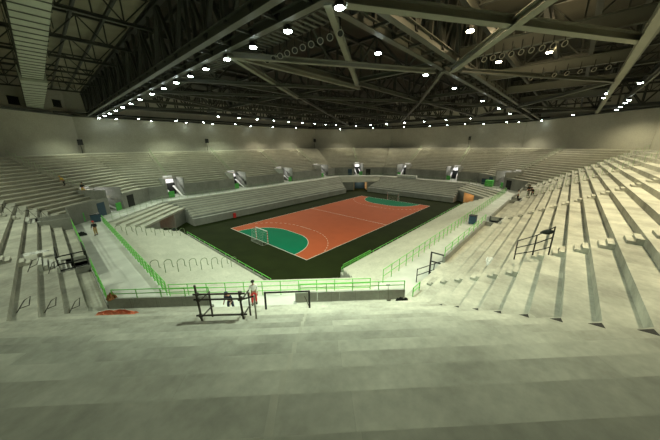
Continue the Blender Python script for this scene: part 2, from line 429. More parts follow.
# setting ----------------------------------------------------------
mb = MB(); mb.prism([(v.x, v.y) for v in ring(38, 25.5, 37)], -0.3, 0.0); struct('floor', mb, 'floor')
mb = MB()
for j in range(8):
    a0, b0, D0 = span(lower(1), j); a1, b1, D1 = span(upper(16.2), j)
    mb.prism([P2(j, a0, D0), P2(j, b0, D0), P2(j, b1, D1), P2(j, a1, D1)], ZC-0.35, ZC-0.0)
struct('floor_concourse', mb, 'walk')
WN = ['wall_near_corner', 'wall_right', 'wall_right_corner', 'wall_far_end', 'wall_far_corner', 'wall_far', 'wall_left_corner', 'wall_left']
for j in range(8):
    a0, b0, D0 = span(upper(16.0), j); a1, b1, D1 = span(upper(16.4), j)
    mb = MB(); mb.prism([P2(j, a0, D0), P2(j, b0, D0), P2(j, b1, D1), P2(j, a1, D1)], ZC, 20.1, [(a0, 0), (b0, 0), (b1, .2), (a1, .2)])
    struct(WN[j], mb, 'wallp')
    a0, b0, D0 = span(upper(15.75), j); a1, b1, D1 = span(upper(17.4), j)
    mb = MB(); mb.prism([P2(j, a0, D0), P2(j, b0, D0), P2(j, b1, D1), P2(j, a1, D1)], 20.1, 20.42)
    struct('trim_%d' % (j+1), mb, 'darksteel')
    a0, b0, D0 = span(upper(17.0), j); a1, b1, D1 = span(upper(17.4), j)
    mb = MB(); mb.prism([P2(j, a0, D0), P2(j, b0, D0), P2(j, b1, D1), P2(j, a1, D1)], 20.42, 27.0)
    struct(WN[j].replace('wall', 'wall_upper'), mb, 'wallp')
# roof deck with ribs
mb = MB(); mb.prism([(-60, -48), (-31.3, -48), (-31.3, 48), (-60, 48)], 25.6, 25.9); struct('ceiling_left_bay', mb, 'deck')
mb = MB(); mb.prism([(-31.3, -48), (60, -48), (60, 48), (-31.3, 48)], 25.6, 25.9); struct('ceiling', mb, 'deckshade')

# court ------------------------------------------------------------
court = thing('handball_court', 'orange handball court mat with green goal areas on the dark floor', 'court', (0, 0, 0))
mb = MB(); mb.box(-20, 20, -10, 10, 0.0, 0.012); mb.build('playing_surface', 'orange', court)
def arc_pts(sx, R, n=20):
    pts = []
    for k in range(n+1):
        a = math.pi/2*k/n; pts.append((R*math.sin(a), 1.5 + R*math.cos(a)))
    pts = [(x, y) for x, y in pts]
    allp = pts + [(x, -y) for x, y in pts[::-1]]
    return [(sx*(20-x), y) for x, y in allp]
for sx in (-1, 1):
    mb = MB(); mb.prism(arc_pts(sx, 6.0), 0.012, 0.016); mb.build('goal_area', 'green', court)
    def line(R, w, name, dash=False):
        mb = MB(); o = arc_pts(sx, R+w/2, 30); i_ = arc_pts(sx, R-w/2, 30)
        for k in range(len(o)-1):
            if dash and k % 2: continue
            if max(abs(o[k][1]), abs(o[k+1][1])) > 9.99: continue
            mb.prism([o[k], o[k+1], i_[k+1], i_[k]], 0.012, 0.02)
        mb.build(name, 'white', court)
    line(6.0, 0.07, 'goal_area_line'); line(9.0, 0.06, 'free_throw_line', True)
mb = MB()
mb.box(-20, 20, -10.03, -9.96, .012, .02); mb.box(-20, 20, 9.96, 10.03, .012, .02); mb.build('side_line', 'white', court)
mb = MB(); mb.box(-20.03, -19.95, -10, 10, .012, .021); mb.box(19.95, 20.03, -10, 10, .012, .021); mb.build('goal_line', 'white', court)
mb = MB(); mb.box(-.03, .03, -10, 10, .012, .02); mb.build('centre_line', 'white', court)

def goal(sx, lab):
    root = thing('handball_goal', lab, 'goal', (sx*20.05, 0, 0.015), 'handball goals')
    for sy in (-1, 1):
        for mname, par in (('whitecloth', 0), ('red', 1)):
            mb = MB()
            for k in range(10):
                if k % 2 == par: mb.box(sx*20.05-.04, sx*20.05+.04, sy*1.54-.04, sy*1.54+.04, .02+k*.2, .02+(k+1)*.2)
            mb.build('post', mname, root)
    mb = MB(); mb.box(sx*20.05-.04, sx*20.05+.04, -1.58, 1.58, 2.02, 2.10); mb.build('crossbar', 'whitecloth', root)
    mb = MB()
    x0, x1 = sx*20.05, sx*21.0
    for k in range(13):
        y = -1.5+k*.25; mb.tube([(x0, y, 2.02), (sx*20.75, y, 2.0), (x1, y, .03)], .008, 4)
    for k in range(8):
        z = .2+k*.25; xx = x1 + (sx*20.75-x1)*(z/2.0); mb.tube([(xx, -1.5, z), (xx, 1.5, z)], .008, 4)
        for y in (-1.5, 1.5): mb.tube([(x0, y, z), (xx, y, z)], .008, 4)
    mb.build('net', 'net', root)
    mb = MB()
    for y in (-1.54, 1.54): mb.tube([(x0, y, .04), (x1, y, .04)], .025, 5); mb.tube([(x1, y, .04), (sx*20.75, y, 2.04), (x0, y, 2.06)], .02, 5)
    mb.tube([(x1, -1.54, .04), (x1, 1.54, .04)], .025, 5)
    mb.build('back_frame', 'steelbright', root)
goal(-1, 'white handball goal with net in the near green goal area')
goal(1, 'small distant handball goal at the far end of the court')

# railings ---------------------------------------------------------
def railing(name, lab, pts, H=1.1, rails=(1.0, 0.55), spacing=1.4, mat='rail', r=0.028, group=None, infill=0, cat='railing', pr=None):
    pts = [Vector(p) for p in pts]
    root = thing(name, lab, cat, pts[0], group)
    L = [(pts[i+1]-pts[i]).length for i in range(len(pts)-1)]
    for a, b, l in zip(pts, pts[1:], L):
        n = max(1, round(l/spacing))
        for k in range(n + (1 if b is pts[-1] else 0)):
            P = a.lerp(b, k/n); mb = MB()
            mb.tube([P, P+Vector((0, 0, H))], pr or r*1.15, 6); mb.build('post', mat, root)
    for h in rails:
        mb = MB(); mb.tube([p+Vector((0, 0, H*h - (r if h == 1.0 else 0))) for p in pts], r, 6); mb.build('rail', mat, root)
    if infill:
        mb = MB()
        for a, b, l in zip(pts, pts[1:], L):
            n = max(2, int(l/infill))
            for k in range(n):
                P = a.lerp(b, (k+.5)/n); mb.tube([P+Vector((0, 0, .08)), P+Vector((0, 0, H*rails[0]-.03))], .011, 4)
        o = mb.build('baluster_infill', mat, root); o['kind'] = 'stuff'
    return root
def up3(j, u, D, z): x, y = P2(j, u, D); return (x, y, z)
# near corner parapet: grey panels with green double rail on top, left and right of the entrance
tN, nN = frame(0); a0, b0, D0 = span(PT, 0)
cu0, cu1, _ = CUTS['near_corner'][0]
cw = {}
for nm, (x, y), lab in (('l', (a0+.05, cu0-.1), 'dark grey parapet of upright panels at left of the foreground tier edge'),
                        ('r', (cu1+.1, b0-.05), 'dark grey parapet of upright panels at right of the foreground tier edge')):
    root = thing('parapet_wall', lab, 'parapet', up3(0, (x+y)/2, D0-.05, Z0), 'foreground parapets')
    n = round((y-x)/1.41)
    for k in range(n):
        mb = MB(); u0 = x+(y-x)*k/n+.008; u1 = x+(y-x)*(k+1)/n-.008
        mb.prism([P2(0, u0, D0-.02), P2(0, u1, D0-.02), P2(0, u1, D0-.14), P2(0, u0, D0-.14)], Z0, Z0+.62, [(u0, 0.1), (u1, 0.1), (u1, .3), (u0, .3)])
        mb.build('panel', 'panel', root)
    railing('green_railing', 'green two-bar railing on the foreground parapet, %s half' % ('left' if nm == 'l' else 'right'),
            [up3(0, x+.3, D0-.08, Z0+.62), up3(0, y-.05, D0-.08, Z0+.62)], .55, (1.0, .5), 1.41, 'rail', .024, 'green railings')
railing('green_railing', 'short low green rail just past the right end of the parapet', [(-27.1, -27.3, Z0), (-26.2, -27.3, Z0)], .6, (1.0, .5), .9, 'rail', .03, 'green railings')
def side_pts(j, off, R, z, u0=None, u1=None):
    a, b, D = span(R, j); return [up3(j, a if u0 is None else u0, D+off, z), up3(j, b if u1 is None else u1, D+off, z)]
LR = lower(1.0)
railing('green_railing', 'dense green railing with bars along the court side of the left walkway', side_pts(7, .12, LR, ZC, -14.2, 13.2), 1.1, (1.0, .75, .5, .25), 1.0, 'rail', .028, 'green railings', infill=.5)
railing('green_railing', 'green railing between the left walkway and the left stand', side_pts(7, -.08, PT, Z0+.25, -5.2, 15.0)[:2] if False else [up3(7, 9.0, UD-.08, Z0+.25), up3(7, 14.9, UD-.08, Z0+.25)], .95, (1.0, .66, .33), 1.2, 'rail', .026, 'green railings')
railing('green_railing', 'green railing on the left stand edge farther along the walkway', [up3(7, -6.3, UD-.08, Z0+.25), up3(7, 5.3, UD-.08, Z0+.25)], .95, (1.0, .5), 1.4, 'rail', .024, 'green railings')
railing('green_railing', 'tall green posts and rails along the court side of the right walkway', side_pts(1, .12, LR, ZC, -24.6, 25.5), 1.15, (1.0, .5), 1.3, 'rail', .026, 'green railings')
railing('green_railing', 'green railing on the right stand edge above the walkway', [up3(1, -21.1, UE-.08, Z0+.5), up3(1, -8.5, UE-.08, Z0+.5)], .75, (1.0, .5), 1.5, 'rail', .024, 'green railings')
railing('green_railing', 'green railing around the lower corner tier just beyond the foreground parapet', side_pts(0, .12, LR, ZC), 1.1, (1.0, .66, .33), 1.3, 'rail', .026, 'green railings')
railing('green_railing', 'green floor-side rail in front of the left lower tier', side_pts(7, .07, lower(0), 1.0, None, 12.6), .35, (1.0,), 1.6, 'rail', .03, 'green railings')
railing('green_railing', 'green floor-side rail along the right lower tier', side_pts(1, .07, lower(0), 1.0), .35, (1.0,), 1.6, 'rail', .03, 'green railings')
railing('green_mesh_barrier', 'short green mesh barrier at the near end of the right lower tier', [(-20.5, -16.5, .75), (-15.2, -16.5, .75)], .95, (1.0, .1), 1.3, 'rail', .028, 'green railings', infill=.09, cat='barrier')
for j, lab in ((5, 'thin pale green railing along the far walkway edge, long side'), (3, 'thin pale green railing along the walkway edge behind the distant goal'),
               (6, 'pale green railing along the walkway edge above the left tunnel'), (4, 'pale green railing along the walkway edge above the far corner tunnel'), (2, 'pale green railing along the walkway edge above the orange-lit tunnel')):
    railing('green_railing', lab, side_pts(j, .12, LR, ZC), 1.0, (1.0, .5), 1.5, 'railpale', .022, 'green railings')

# hoop handrails of the left lower tier (one per row, two aisles) --------
def hoop_mesh():
    mb = MB(); s = []
    for k in range(9):
        a = math.pi*k/8; s.append((0.0 - .3*math.cos(a), 0, .9 + .26*math.sin(a)))
    mb.tube([(-.3, 0, 0)] + s + [(.3, 0, .4), (.42, 0, .3)], .03, 6)
    return mb
hp = None
t7, n7 = frame(7)
for ai, (u, nm, cnt) in enumerate(((8.0, 'nearer', 9), (-7.1, 'farther', 9))):
    for i in range(1, NL):
        D = span(lower((i+.5)/NL), 7)[2]; z = ZL0 + (ZL1-ZL0)*i/(NL-1)
        x, y = P2(7, u, D)
        if hp is None: hp = hoop_mesh().build('hoop_handrail', 'railgrey'); o = hp
        else: o = hp.copy(); COL.objects.link(o)
        o.location = (x, y, z)
        tag(o, 'pale green hoop handrail on the %s aisle of the left lower tier, %s row up' % (nm, ORD[i-1]), 'handrail', 'hoop handrails on the left lower tier')
# hoop handrails of far aisles: one thing per aisle, hoops as parts
def aisle_rail(j, u, lab):
    D = span(PT, j)[2]; s = SIDES[j]
    n0 = max([c[2] for c in CUTS[s] if c[0] <= u <= c[1]] + [1])
    root = thing('aisle_handrail', lab, 'handrail', up3(j, u, D+TR*(n0+.5), zrow(n0)), 'handrails up the far aisles')
    t_, n_ = frame(j); n3 = n_.to_3d()
    for i in range(n0, NR, 1):
        P = Vector(up3(j, u, D+TR*(i+.3), zrow(i))); mb = MB()
        mb.tube([P, P+Vector((0, 0, .8)), P+n3*.12+Vector((0, 0, .92)), P+n3*.42+Vector((0, 0, .95)), P+n3*.42+Vector((0, 0, .1))], .028, 5)
        mb.build('hoop', 'railpale', root)
for k, u in enumerate(AIS['far']):
    aisle_rail(5, u, 'pale green hoops up the %s aisle from the right of the far long stand' % ORD[k])
for k, u in enumerate(AIS['far_end']):
    aisle_rail(3, u, 'pale green hoops up the %s aisle of the stand behind the distant goal' % ('right' if k == 0 else 'left'))
aisle_rail(6, mid(6), 'pale green hoops up the aisle of the far left corner stand')
aisle_rail(4, mid(4), 'pale green hoops up the aisle of the farthest corner stand')
aisle_rail(2, mid(2), 'pale green hoops up the aisle of the corner stand beyond the right stand')
for k, u in enumerate(AIS['right'][2:]):
    aisle_rail(1, u, 'pale green hoops up the %s aisle of the right stand' % ('third' if k == 0 else 'farthest'))

# loose triangular handrail frames on the left stand --------------------
for k, i in enumerate((1, 2, 3)):
    u = 14.75; D = UD + TR*(i+.55); z = zrow(i); x, y = P2(7, u, D)
    mb = MB()
    mb.tube([(x-.22, y-.2, z+.02), (x+.1, y+.15, z+.4), (x+.3, y+.3, z+.46), (x+.2, y+.02, z+.14), (x-.12, y-.02, z+.12)], .022, 6)
    o = mb.build('handrail_frame', 'rust'); tag(o, 'dark bent handrail frame by the corner of the left stand, %s from the walkway' % ORD[k], 'handrail', 'bent handrail frames')
for k, (u, i) in enumerate(((8.9, 3), (8.9, 2))):
    D = UD + TR*(i+.25); z = zrow(i); x, y = P2(7, u, D); mb = MB()
    mb.tube([(x-.2, y-.25, z+.02), (x+.1, y+.2, z+.55), (x+.4, y+.3, z+.6), (x+.25, y, z+.3), (x-.1, y-.1, z+.22)], .024, 6)
    o = mb.build('handrail_frame', 'rust'); tag(o, 'dark bent handrail frame near the left stand steps, %s' % ('upper of the two' if k == 0 else 'lower of the two'), 'handrail', 'bent handrail frames')
# scattered metal stands on the left stand's middle rows
def tripod(x, y, z, lab, s=1.0, k=0):
    root = thing('folding_stand', lab, 'stand', (x, y, z), 'folding metal stands')
    for a in range(3):
        an = a*2.094 + k; mb = MB(); mb.tube([(x+.42*s*math.cos(an), y+.42*s*math.sin(an), z+.015), (x, y, z+.95*s)], .022, 5); mb.build('leg', 'steelbright' if k % 2 else 'rust', root)
    mb = MB(); mb.beam((x-.35*s, y-.1*s, z+.95*s), (x+.35*s, y+.12*s, z+1.02*s), .06, .05); mb.build('cross_bar', 'rust', root)
fr = [(-6.2, 7), (-6.6, 6), (-9.6, 5), (-10.4, 4), (-9.2, 3), (-11.5, 6), (-10.8, 2)]
for k, (u, i) in enumerate(fr):
    D = UD+TR*(i+.5); x, y = P2(7, u, D)
    tripod(x, y, zrow(i), 'folding metal stand on the left stand, %s farthest from the viewer' % ORD[k], 1.0, k)

# black guards, cage and barriers ----------------------------------------
def bar_frame(name, lab, pts, bars, mat='black', r=.035, cat='guard rail', group=None, H=1.1):
    """posts at each end of a polyline and horizontal bars between"""
    pts = [Vector(p) for p in pts]; root = thing(name, lab, cat, pts[0], group)
    Hs = H if isinstance(H, (list, tuple)) else [H]*len(pts)
    for p, hh in zip(pts, Hs):
        mb = MB(); mb.tube([p, p+Vector((0, 0, hh))], r, 6); mb.build('post', mat, root)
    for h in bars:
        mb = MB(); mb.tube([p+Vector((0, 0, hh*h)) for p, hh in zip(pts, Hs)], r*.85, 6); mb.build('bar', mat, root)
    return root
bar_frame('guard_rail', 'black guard frame beside the foreground entrance, right of the scaffold', [(-33.0, -24.62, zrow(2)), (-34.5, -23.12, zrow(2))], (.97,), H=1.15, r=.05)
g = bar_frame('guard_rail', 'black three-bar guard rail standing across the right stand rows', [(-22.75, -31.4, zrow(5)), (-22.95, -32.2, zrow(6)), (-23.2, -32.85, zrow(7))], (.98, .62, .28), H=(1.2, 1.35, 1.6), r=.035)
mb = MB(); mb.lathe((-23.12, -32.6, zrow(7)+1.22), [(.02, -.34), (.1, -.2), (.15, 0), (.12, .16), (.03, .3)], 9, (-.2, -.8, .3))
tag(mb.build('work_bag', 'darkcloth', smooth=True), 'black bag hung on the upper post of the right guard rail', 'bag')
bar_frame('gate_barrier', 'black tube barrier across the right walkway', [(-22.8, -25.7, ZC), (-21.0, -26.3, ZC), (-19.6, -26.75, ZC)], (.95, .5), H=1.15, r=.035)
bar_frame('walkway_gate', 'tall black gate frame at the end of the right walkway barrier', [(-20.9, -26.9, ZC), (-20.9, -25.95, ZC)], (.98, .6, .1), H=2.0, r=.07)
# left pit cage
root = thing('entrance_cage', 'black cage guard around the entrance pit of the left stand', 'guard rail', (-40.2, -7.95, zrow(0)))
for x in (-41.1, -40.35, -39.62):
    mb = MB(); zb = ZC+1.2; mb.tube([(x, -8.08, Z0 if x > -40.4 else zrow(1)), (x, -8.08, zrow(1)+1.15)], .05, 6); mb.build('post', 'black', root)
for z in (zrow(1)+1.12, zrow(1)+.55, zrow(1)+.1):
    mb = MB(); mb.tube([(-41.1, -8.08, z), (-39.62, -8.08, z)], .045, 6); mb.build('bar', 'black', root)
for x in (-41.1, -39.62):
    mb = MB(); mb.tube([(x, -8.08, zrow(1)+1.12), (x, -5.4, zrow(1)+1.12)], .04, 6); mb.build('bar', 'black', root)
    mb = MB(); mb.tube([(x, -5.4, Z0 if x > -40 else zrow(1)), (x, -5.4, zrow(1)+1.12)], .05, 6); mb.build('post', 'black', root)
# small white steps at the left stand landing
root = thing('steel_steps', 'narrow white stepped sheets beside the black cage on the left stand', 'steps', (-41.6, -7.4, zrow(2)))
for k in range(4):
    mb = MB(); mb.box(-42.0+k*.24, -41.8+k*.24, -8.3, -6.6, zrow(2 if k < 1 else 1)-.0 if k < 2 else zrow(1), zrow(2)+.5-k*.16); mb.build('step', 'walk', root)

# scaffold in the foreground ---------------------------------------------
def couple(mb, p): mb.lathe(p, [(.045, -.06), (.07, -.05), (.07, .05), (.045, .06)], 8)
sc = thing('scaffold', 'dark rusty tube scaffold standing on the foreground rows', 'scaffold', (-37.1, -24.1, zrow(5)))
sA, sB = Vector((-37.55, -23.6, zrow(5))), Vector((-36.45, -24.7, zrow(5)))
back = Vector((.75, .75, 0))
for p, h in ((sA, 1.75), (sB, 1.45)):
    mb = MB(); mb.tube([p, p+Vector((-.05, .05, h))], .04, 7); mb.build('upright', 'rust', sc)
for p, h in ((sA+back*.8, 1.35), (sB+back*.8, 1.3)):
    b_ = Vector((p.x, p.y, zrow(4))); mb = MB(); mb.tube([b_, b_+Vector((0, 0, h))], .036, 7); mb.build('upright', 'rust', sc)
dAB = (sB-sA).normalized()
for z in (1.38, 1.16, .48):
    mb = MB(); mb.tube([sA-dAB*.18+Vector((0, 0, z)), sB+dAB*.14+Vector((0, 0, z-.02))], .036, 7); mb.build('ledger', 'rust', sc)
for z in (1.1, .42):
    for p in (sA, sB):
        mb = MB(); mb.tube([p+Vector((-.06, -.06, z)), p+back*.86+Vector((0, 0, z-RI*.4))], .03, 7); mb.build('transom', 'rust', sc)
for p in (sA, sB):
    for z in (1.38, 1.16, .48): mb = MB(); couple(mb, p+Vector((-.02, .02, z))); mb.build('coupler', 'rust', sc)
# grey prop
mb = MB(); mb.tube([(-36.1, -25.0, zrow(5)), (-36.1, -25.0, zrow(5)+1.25)], .035, 7); mb.lathe((-36.1, -25.0, zrow(5)), [(.1, 0), (.1, .015)], 8)
tag(mb.build('steel_prop', 'steelbright'), 'single grey steel prop standing right of the scaffold', 'prop')
mb = MB(); mb.tube([(-36.05, -25.0, zrow(5)+1.2), (-36.5, -24.5, zrow(5)+1.0)], .03, 6)
tag(mb.build('scaffold_tube', 'rust'), 'dark tube leaning between the scaffold and the grey prop', 'tube')

# foreground loose things ------------------------------------------------
def crumple(name, lab, cat, c, sx, sy, h, mat, rz=0, seed=1, n=14):
    rnd = random.Random(seed); mb = MB(); V = []
    for i in range(n+1):
        row = []
        for k in range(n+1):
            a, b = i/n*2-1, k/n*2-1; e = max(0, 1-max(abs(a), abs(b))**3)
            x = a*sx*(1+.12*rnd.uniform(-1, 1)); y = b*sy*(1+.12*rnd.uniform(-1, 1))
            z = h*e*(.35+.65*rnd.random())
            row.append(mb.bm.verts.new((c[0]+x*math.cos(rz)-y*math.sin(rz), c[1]+x*math.sin(rz)+y*math.cos(rz), c[2]+.004+z)))
        V.append(row)
    for i in range(n):
        for k in range(n): mb.bm.faces.new((V[i][k], V[i+1][k], V[i+1][k+1], V[i][k+1]))
    rim = [V[i][0] for i in range(n+1)] + [V[n][k] for k in range(1, n+1)] + [V[i][n] for i in range(n-1, -1, -1)] + [V[0][k] for k in range(n-1, 0, -1)]
    mb.bm.faces.new(rim[::-1])
    o = mb.build(name, mat); return tag(o, lab, cat)
crumple('crumpled_sheet', 'orange-red crumpled sheet on the concrete rows beneath the left parapet', 'sheet', (-39.5, -17.78, zrow(2)), .95, .17, .3, 'redcloth', -math.pi/4, 3)
crumple('sack', 'brown sack slumped on the left end of the parapet', 'sack', (-39.35, -15.25, Z0+.62-.02), .22, .2, .42, 'brown', .3, 5, 8)
crumple('plastic_sheet', 'white plastic debris heap in the right stand aisle by the guard rail', 'debris', (-21.9, -30.2, zrow(3)), .7, .3, .25, 'plasticsheet', .2, 9)
crumple('cable_coil_bag', 'black coiled hose lying by the right end of the parapet', 'hose', (-28.35, -27.25, zrow(0)), .45, .2, .6, 'black', -.785, 11)
crumple('plastic_sheet', 'white sheet on the left stand rows beside the steps', 'sheet', (-42.2, -5.0, zrow(3)), .8, .3, .12, 'plasticsheet', 0, 13)
crumple('cloth_heap', 'dark cloth heap by the stair foot on the left walkway', 'cloth', (-39.0, 9.2, ZC), .5, .45, .45, 'darkcloth', 0, 15)
crumple('plastic_sheet', 'dark folded sheet on the left lower tier near the tunnel', 'sheet', (-29.0, 11.0, ZL0+.3), .9, .35, .3, 'darkcloth', .2, 17)
# shovel
sh = thing('shovel', 'grey shovel propped upright against the right parapet', 'shovel', (-28.75, -26.62, zrow(0)))
mb = MB(); mb.tube([(-28.75, -26.6, zrow(0)+.25), (-28.68, -26.48, zrow(0)+1.15)], .02, 6); mb.build('shaft', 'steelbright', sh)
mb = MB(); mb.tube([(-28.76, -26.4, zrow(0)+1.15), (-28.6, -26.56, zrow(0)+1.15)], .022, 6); mb.build('grip', 'black', sh)
mb = MB(); mb.beam((-28.75, -26.6, zrow(0)+.32), (-28.78, -26.66, zrow(0)+.01), .24, .03, (1, 1, 0), .8); mb.build('blade', 'steelbright', sh)
mb = MB(); mb.tube([(-32.15, -23.3, zrow(1)+.3), (-32.35, -23.85, zrow(1)+.02), (-32.3, -23.9, zrow(1)+.02)], .02, 6)
tag(mb.build('steel_rod', 'rust'), 'thin dark rod leaning on the foreground parapet', 'rod')
# equipment at walkway ends
def crate(name, lab, cat, c, sx, sy, sz, mat, lid=None):
    root = thing(name, lab, cat, c); x, y, z = c
    mb = MB(); mb.box(x-sx, x+sx, y-sy, y+sy, z+.08, z+sz); mb.build('body', mat, root)
    mb = MB(); mb.box(x-sx-.03, x+sx+.03, y-sy-.03, y+sy+.03, z+sz, z+sz+.06); mb.build('lid', lid or 'black', root)
    for a in (-1, 1):
        for b in (-1, 1):
            mb = MB(); mb.box(x+a*(sx-.12)-.06, x+a*(sx-.12)+.06, y+b*(sy-.12)-.06, y+b*(sy-.12)+.06, z, z+.08); mb.build('foot', 'black', root)
crate('waste_bin', 'dark blue bin standing by the right walkway railing', 'bin', (-3.5, -24.7, ZC), .4, .4, 1.15, 'bluepanel')
crate('equipment_crate', 'green crate at the far end of the left walkway', 'crate', (-38.8, 17.2, ZC), .9, .7, 1.3, 'greenpanel', 'greenpanel')
crate('equipment_crate', 'dark crate beside the green crate on the left walkway', 'crate', (-36.9, 15.6, ZC), .5, .5, 1.1, 'bluepanel')
crate('equipment_crate', 'white case on the walkway above the far end seating', 'case', (36.9, 4.6, ZC), .5, 3.2, .8, 'plasticsheet', 'plasticsheet')
crate('equipment_crate', 'green crate on the walkway past the right stand', 'crate', (33.4, -19.0, ZC), .8, .8, 1.5, 'greenpanel', 'greenpanel')
crate('equipment_crate', 'dark crate on the walkway past the right stand, left of the green one', 'crate', (36.6, -17.3, ZC), .6, .6, 1.5, 'bluepanel')
mb = MB(); mb.box(-16.2, -15.7, 15.95, 16.28, .0, .95); tag(mb.build('fire_point_box', 'red'), 'small red box at the foot of the far lower seating', 'box')

# wall speakers
for k, (x, y, z, lab) in enumerate(((-34.2, 41.9, 15.2, 'small dark loudspeaker on the far wall, leftmost'), (-8.4, 42.5, 15.6, 'small dark loudspeaker on the far wall, second from left'),
        (33.2, 42.4, 16.0, 'small dark loudspeaker on the far corner wall'), (54.7, -7.3, 16.0, 'small dark loudspeaker on the wall above the distant goal'), (40.8, -42.6, 15.1, 'dark loudspeaker at the top of the right stand'))):
    root = thing('loudspeaker', lab, 'loudspeaker', (x, y, z), 'wall loudspeakers')
    w = .42
    mb = MB(); mb.prism([(x-w, y-.35), (x+w, y-.35), (x+w*.8, y+.1), (x-w*.8, y+.1)], z-.6, z+.5); mb.build('cabinet', 'black', root)
    mb = MB(); mb.box(x-w*.85, x+w*.85, y-.38, y-.35, z-.5, z+.4); mb.build('grille', 'vent', root)
    mb = MB(); zb = zrow(NR-1)+.1; mb.tube([(x, y, zb), (x, y, z-.5)], .05, 6); mb.build('bracket', 'black', root)

# ------------------------------------------------------------------ roof
def truss(name, lab, a, b, zb, zt, panels, width=0.0, chord=.35, web=.16, mat='darksteel', matlow=None, cat='roof truss', group='roof trusses', zig=True):
    a, b = Vector((a[0], a[1], 0)), Vector((b[0], b[1], 0)); d = (b-a).normalized(); nrm = Vector((-d.y, d.x, 0))
    root = thing(name, lab, cat, (a.x, a.y, zb), group)
    Z = Vector((0, 0, 1)); offs = (-width/2, width/2) if width else (0,)
    for o in offs:
        A, B = a+nrm*o, b+nrm*o
        mb = MB(); mb.ibeam(A+Z*zb, B+Z*zb, chord, chord*1.25, .05); mb.build('bottom_chord', matlow or mat, root)
        mb = MB(); mb.ibeam(A+Z*zt, B+Z*zt, chord, chord, .05); mb.build('top_chord', mat, root)
        for k in range(panels):
            p0, p1 = A.lerp(B, k/panels), A.lerp(B, (k+1)/panels)
            mb = MB()
            mb.beam(p0+Z*(zb+.1), p0+Z*(zt-.1), web, web)
            if k % 2: mb.beam(p0+Z*zb, p1+Z*zt, web, web)
            else: mb.beam(p0+Z*zt, p1+Z*zb, web, web)
            mb.build('web_member', mat, root)
    if width:
        for k in range(panels+1):
            p = a.lerp(b, k/panels); mb = MB()
            mb.beam(p-nrm*width/2+Z*zb, p+nrm*width/2+Z*zb, .14, .14); mb.build('cross_tie', mat, root)
    return root
X0, X1, Y0, Y1 = -31.3, 31.3, -24.0, 24.0
truss('main_roof_truss', 'deep dark roof truss at left running away above the lit lamp row', (X0, -43), (X0, 43), 20.5, 24.6, 34, 1.5, .42, .22, 'darksteel', 'steel')
truss('main_roof_truss', 'deep dark roof truss along the near long side, ending at the far right', (X0+.9, Y0), (54, Y0), 20.6, 24.6, 40, 1.5, .42, .22, 'darksteel', 'steel')
truss('main_roof_truss', 'deep dark roof truss above the far long side stand', (X0+.9, Y1), (54, Y1), 20.6, 24.6, 36, 1.2, .4, .2, 'darksteel')
truss('main_roof_truss', 'deep dark roof truss above the far end, behind the distant goal', (-X0, -43), (-X0, 43), 20.5, 24.6, 30, 1.2, .4, .2, 'darksteel')
truss('main_roof_truss', 'roof truss above the upper rows of the right stand', (-40, -35.0), (48, -35.0), 20.5, 24.2, 24, 0, .36, .18, 'darksteel', 'steel')
YN = [-14.4, -4.8, 4.8, 14.4]
for k, y in enumerate(YN):
    truss('cross_roof_truss', 'lighter roof truss spanning above the court, %s from the viewer' % ORD[k], (X0+.8, y), (-X0-.6, y), 20.6, 24.4, 16, 0, .34, .16, 'darksteel', 'steel')
XN = [-15.6, 0.0, 15.6]
for k, x in enumerate(XN):
    truss('cross_roof_truss', 'lengthwise roof truss above the court, %s from the left' % ORD[k], (x, Y0+.8), (x, Y1-.6), 20.9, 24.5, 14, 0, .34, .16, 'darksteel', 'steel')
# plan bracing
def brace(lab, a, b, z=20.35, w=.36, h=.34, mat='palesteel'):
    mb = MB(); mb.ibeam((a[0], a[1], z), (b[0], b[1], z), w, h, .05)
    tag(mb.build('roof_brace_beam', mat), lab, 'beam', 'roof bracing beams')
brace('pale brace beam from the brightest lamp inward over the court', (-30.4, -23.6), (-16.0, -14.6))
brace('pale brace beam crossing the one from the brightest lamp', (-30.3, -15.0), (-17.0, -23.2), 20.0)
brace('pale level beam from the left lamp row along the near court edge', (-30.4, -14.6), (-15.6, -14.6), 20.1, .34, .34)
brace('pale brace beam from the left lamp row deeper over the court', (-30.4, -14.4), (-16.0, -5.0), 20.2)
brace('thin brace beam behind the first crossing pair', (-30.4, -5.2), (-16.0, -14.2), 20.0, .3, .3, 'steel')
brace('pale long brace beam from the brightest lamp toward the upper right', (-30.3, -24.6), (-14.9, -34.7), 20.1, .5, .45)
brace('pale brace beam crossing in the upper middle, right of the brightest lamp', (-16.4, -24.4), (-30.5, -35.2), 20.0, .45, .42)
brace('pale brace beam along the top right above the right stand', (-24.5, -34.6), (36.0, -35.0), 20.0, .42, .4)
n_ = 0
cells = []
xs = [X0+.9, -15.6, 0, 15.6, -X0-.7]; ys = [Y0+.6] + YN + [Y1-.6]
for a in range(4):
    for b in range(5):
        if a == 0 and b in (0, 1): continue
        n_ += 1
        if (a+b) % 2: p0, p1 = (xs[a], ys[b]), (xs[a+1], ys[b+1])
        else: p0, p1 = (xs[a], ys[b+1]), (xs[a+1], ys[b])
        brace('grey diagonal roof brace over the court, bay %s from the left and %s from the viewer' % (ORD[a], ORD[b]), p0, p1, 20.35, .3, .3, 'steel')
for a, (xa, xb) in enumerate(((-14.9, 0), (0, 15.6), (15.6, 31))):
    brace('grey diagonal roof brace above the right stand, %s bay beyond the pale cross' % ORD[a], (xa, -34.7) if a % 2 else (xa, -24.6), (xb, -24.6) if a % 2 else (xb, -34.7), 20.2, .34, .34, 'steel')
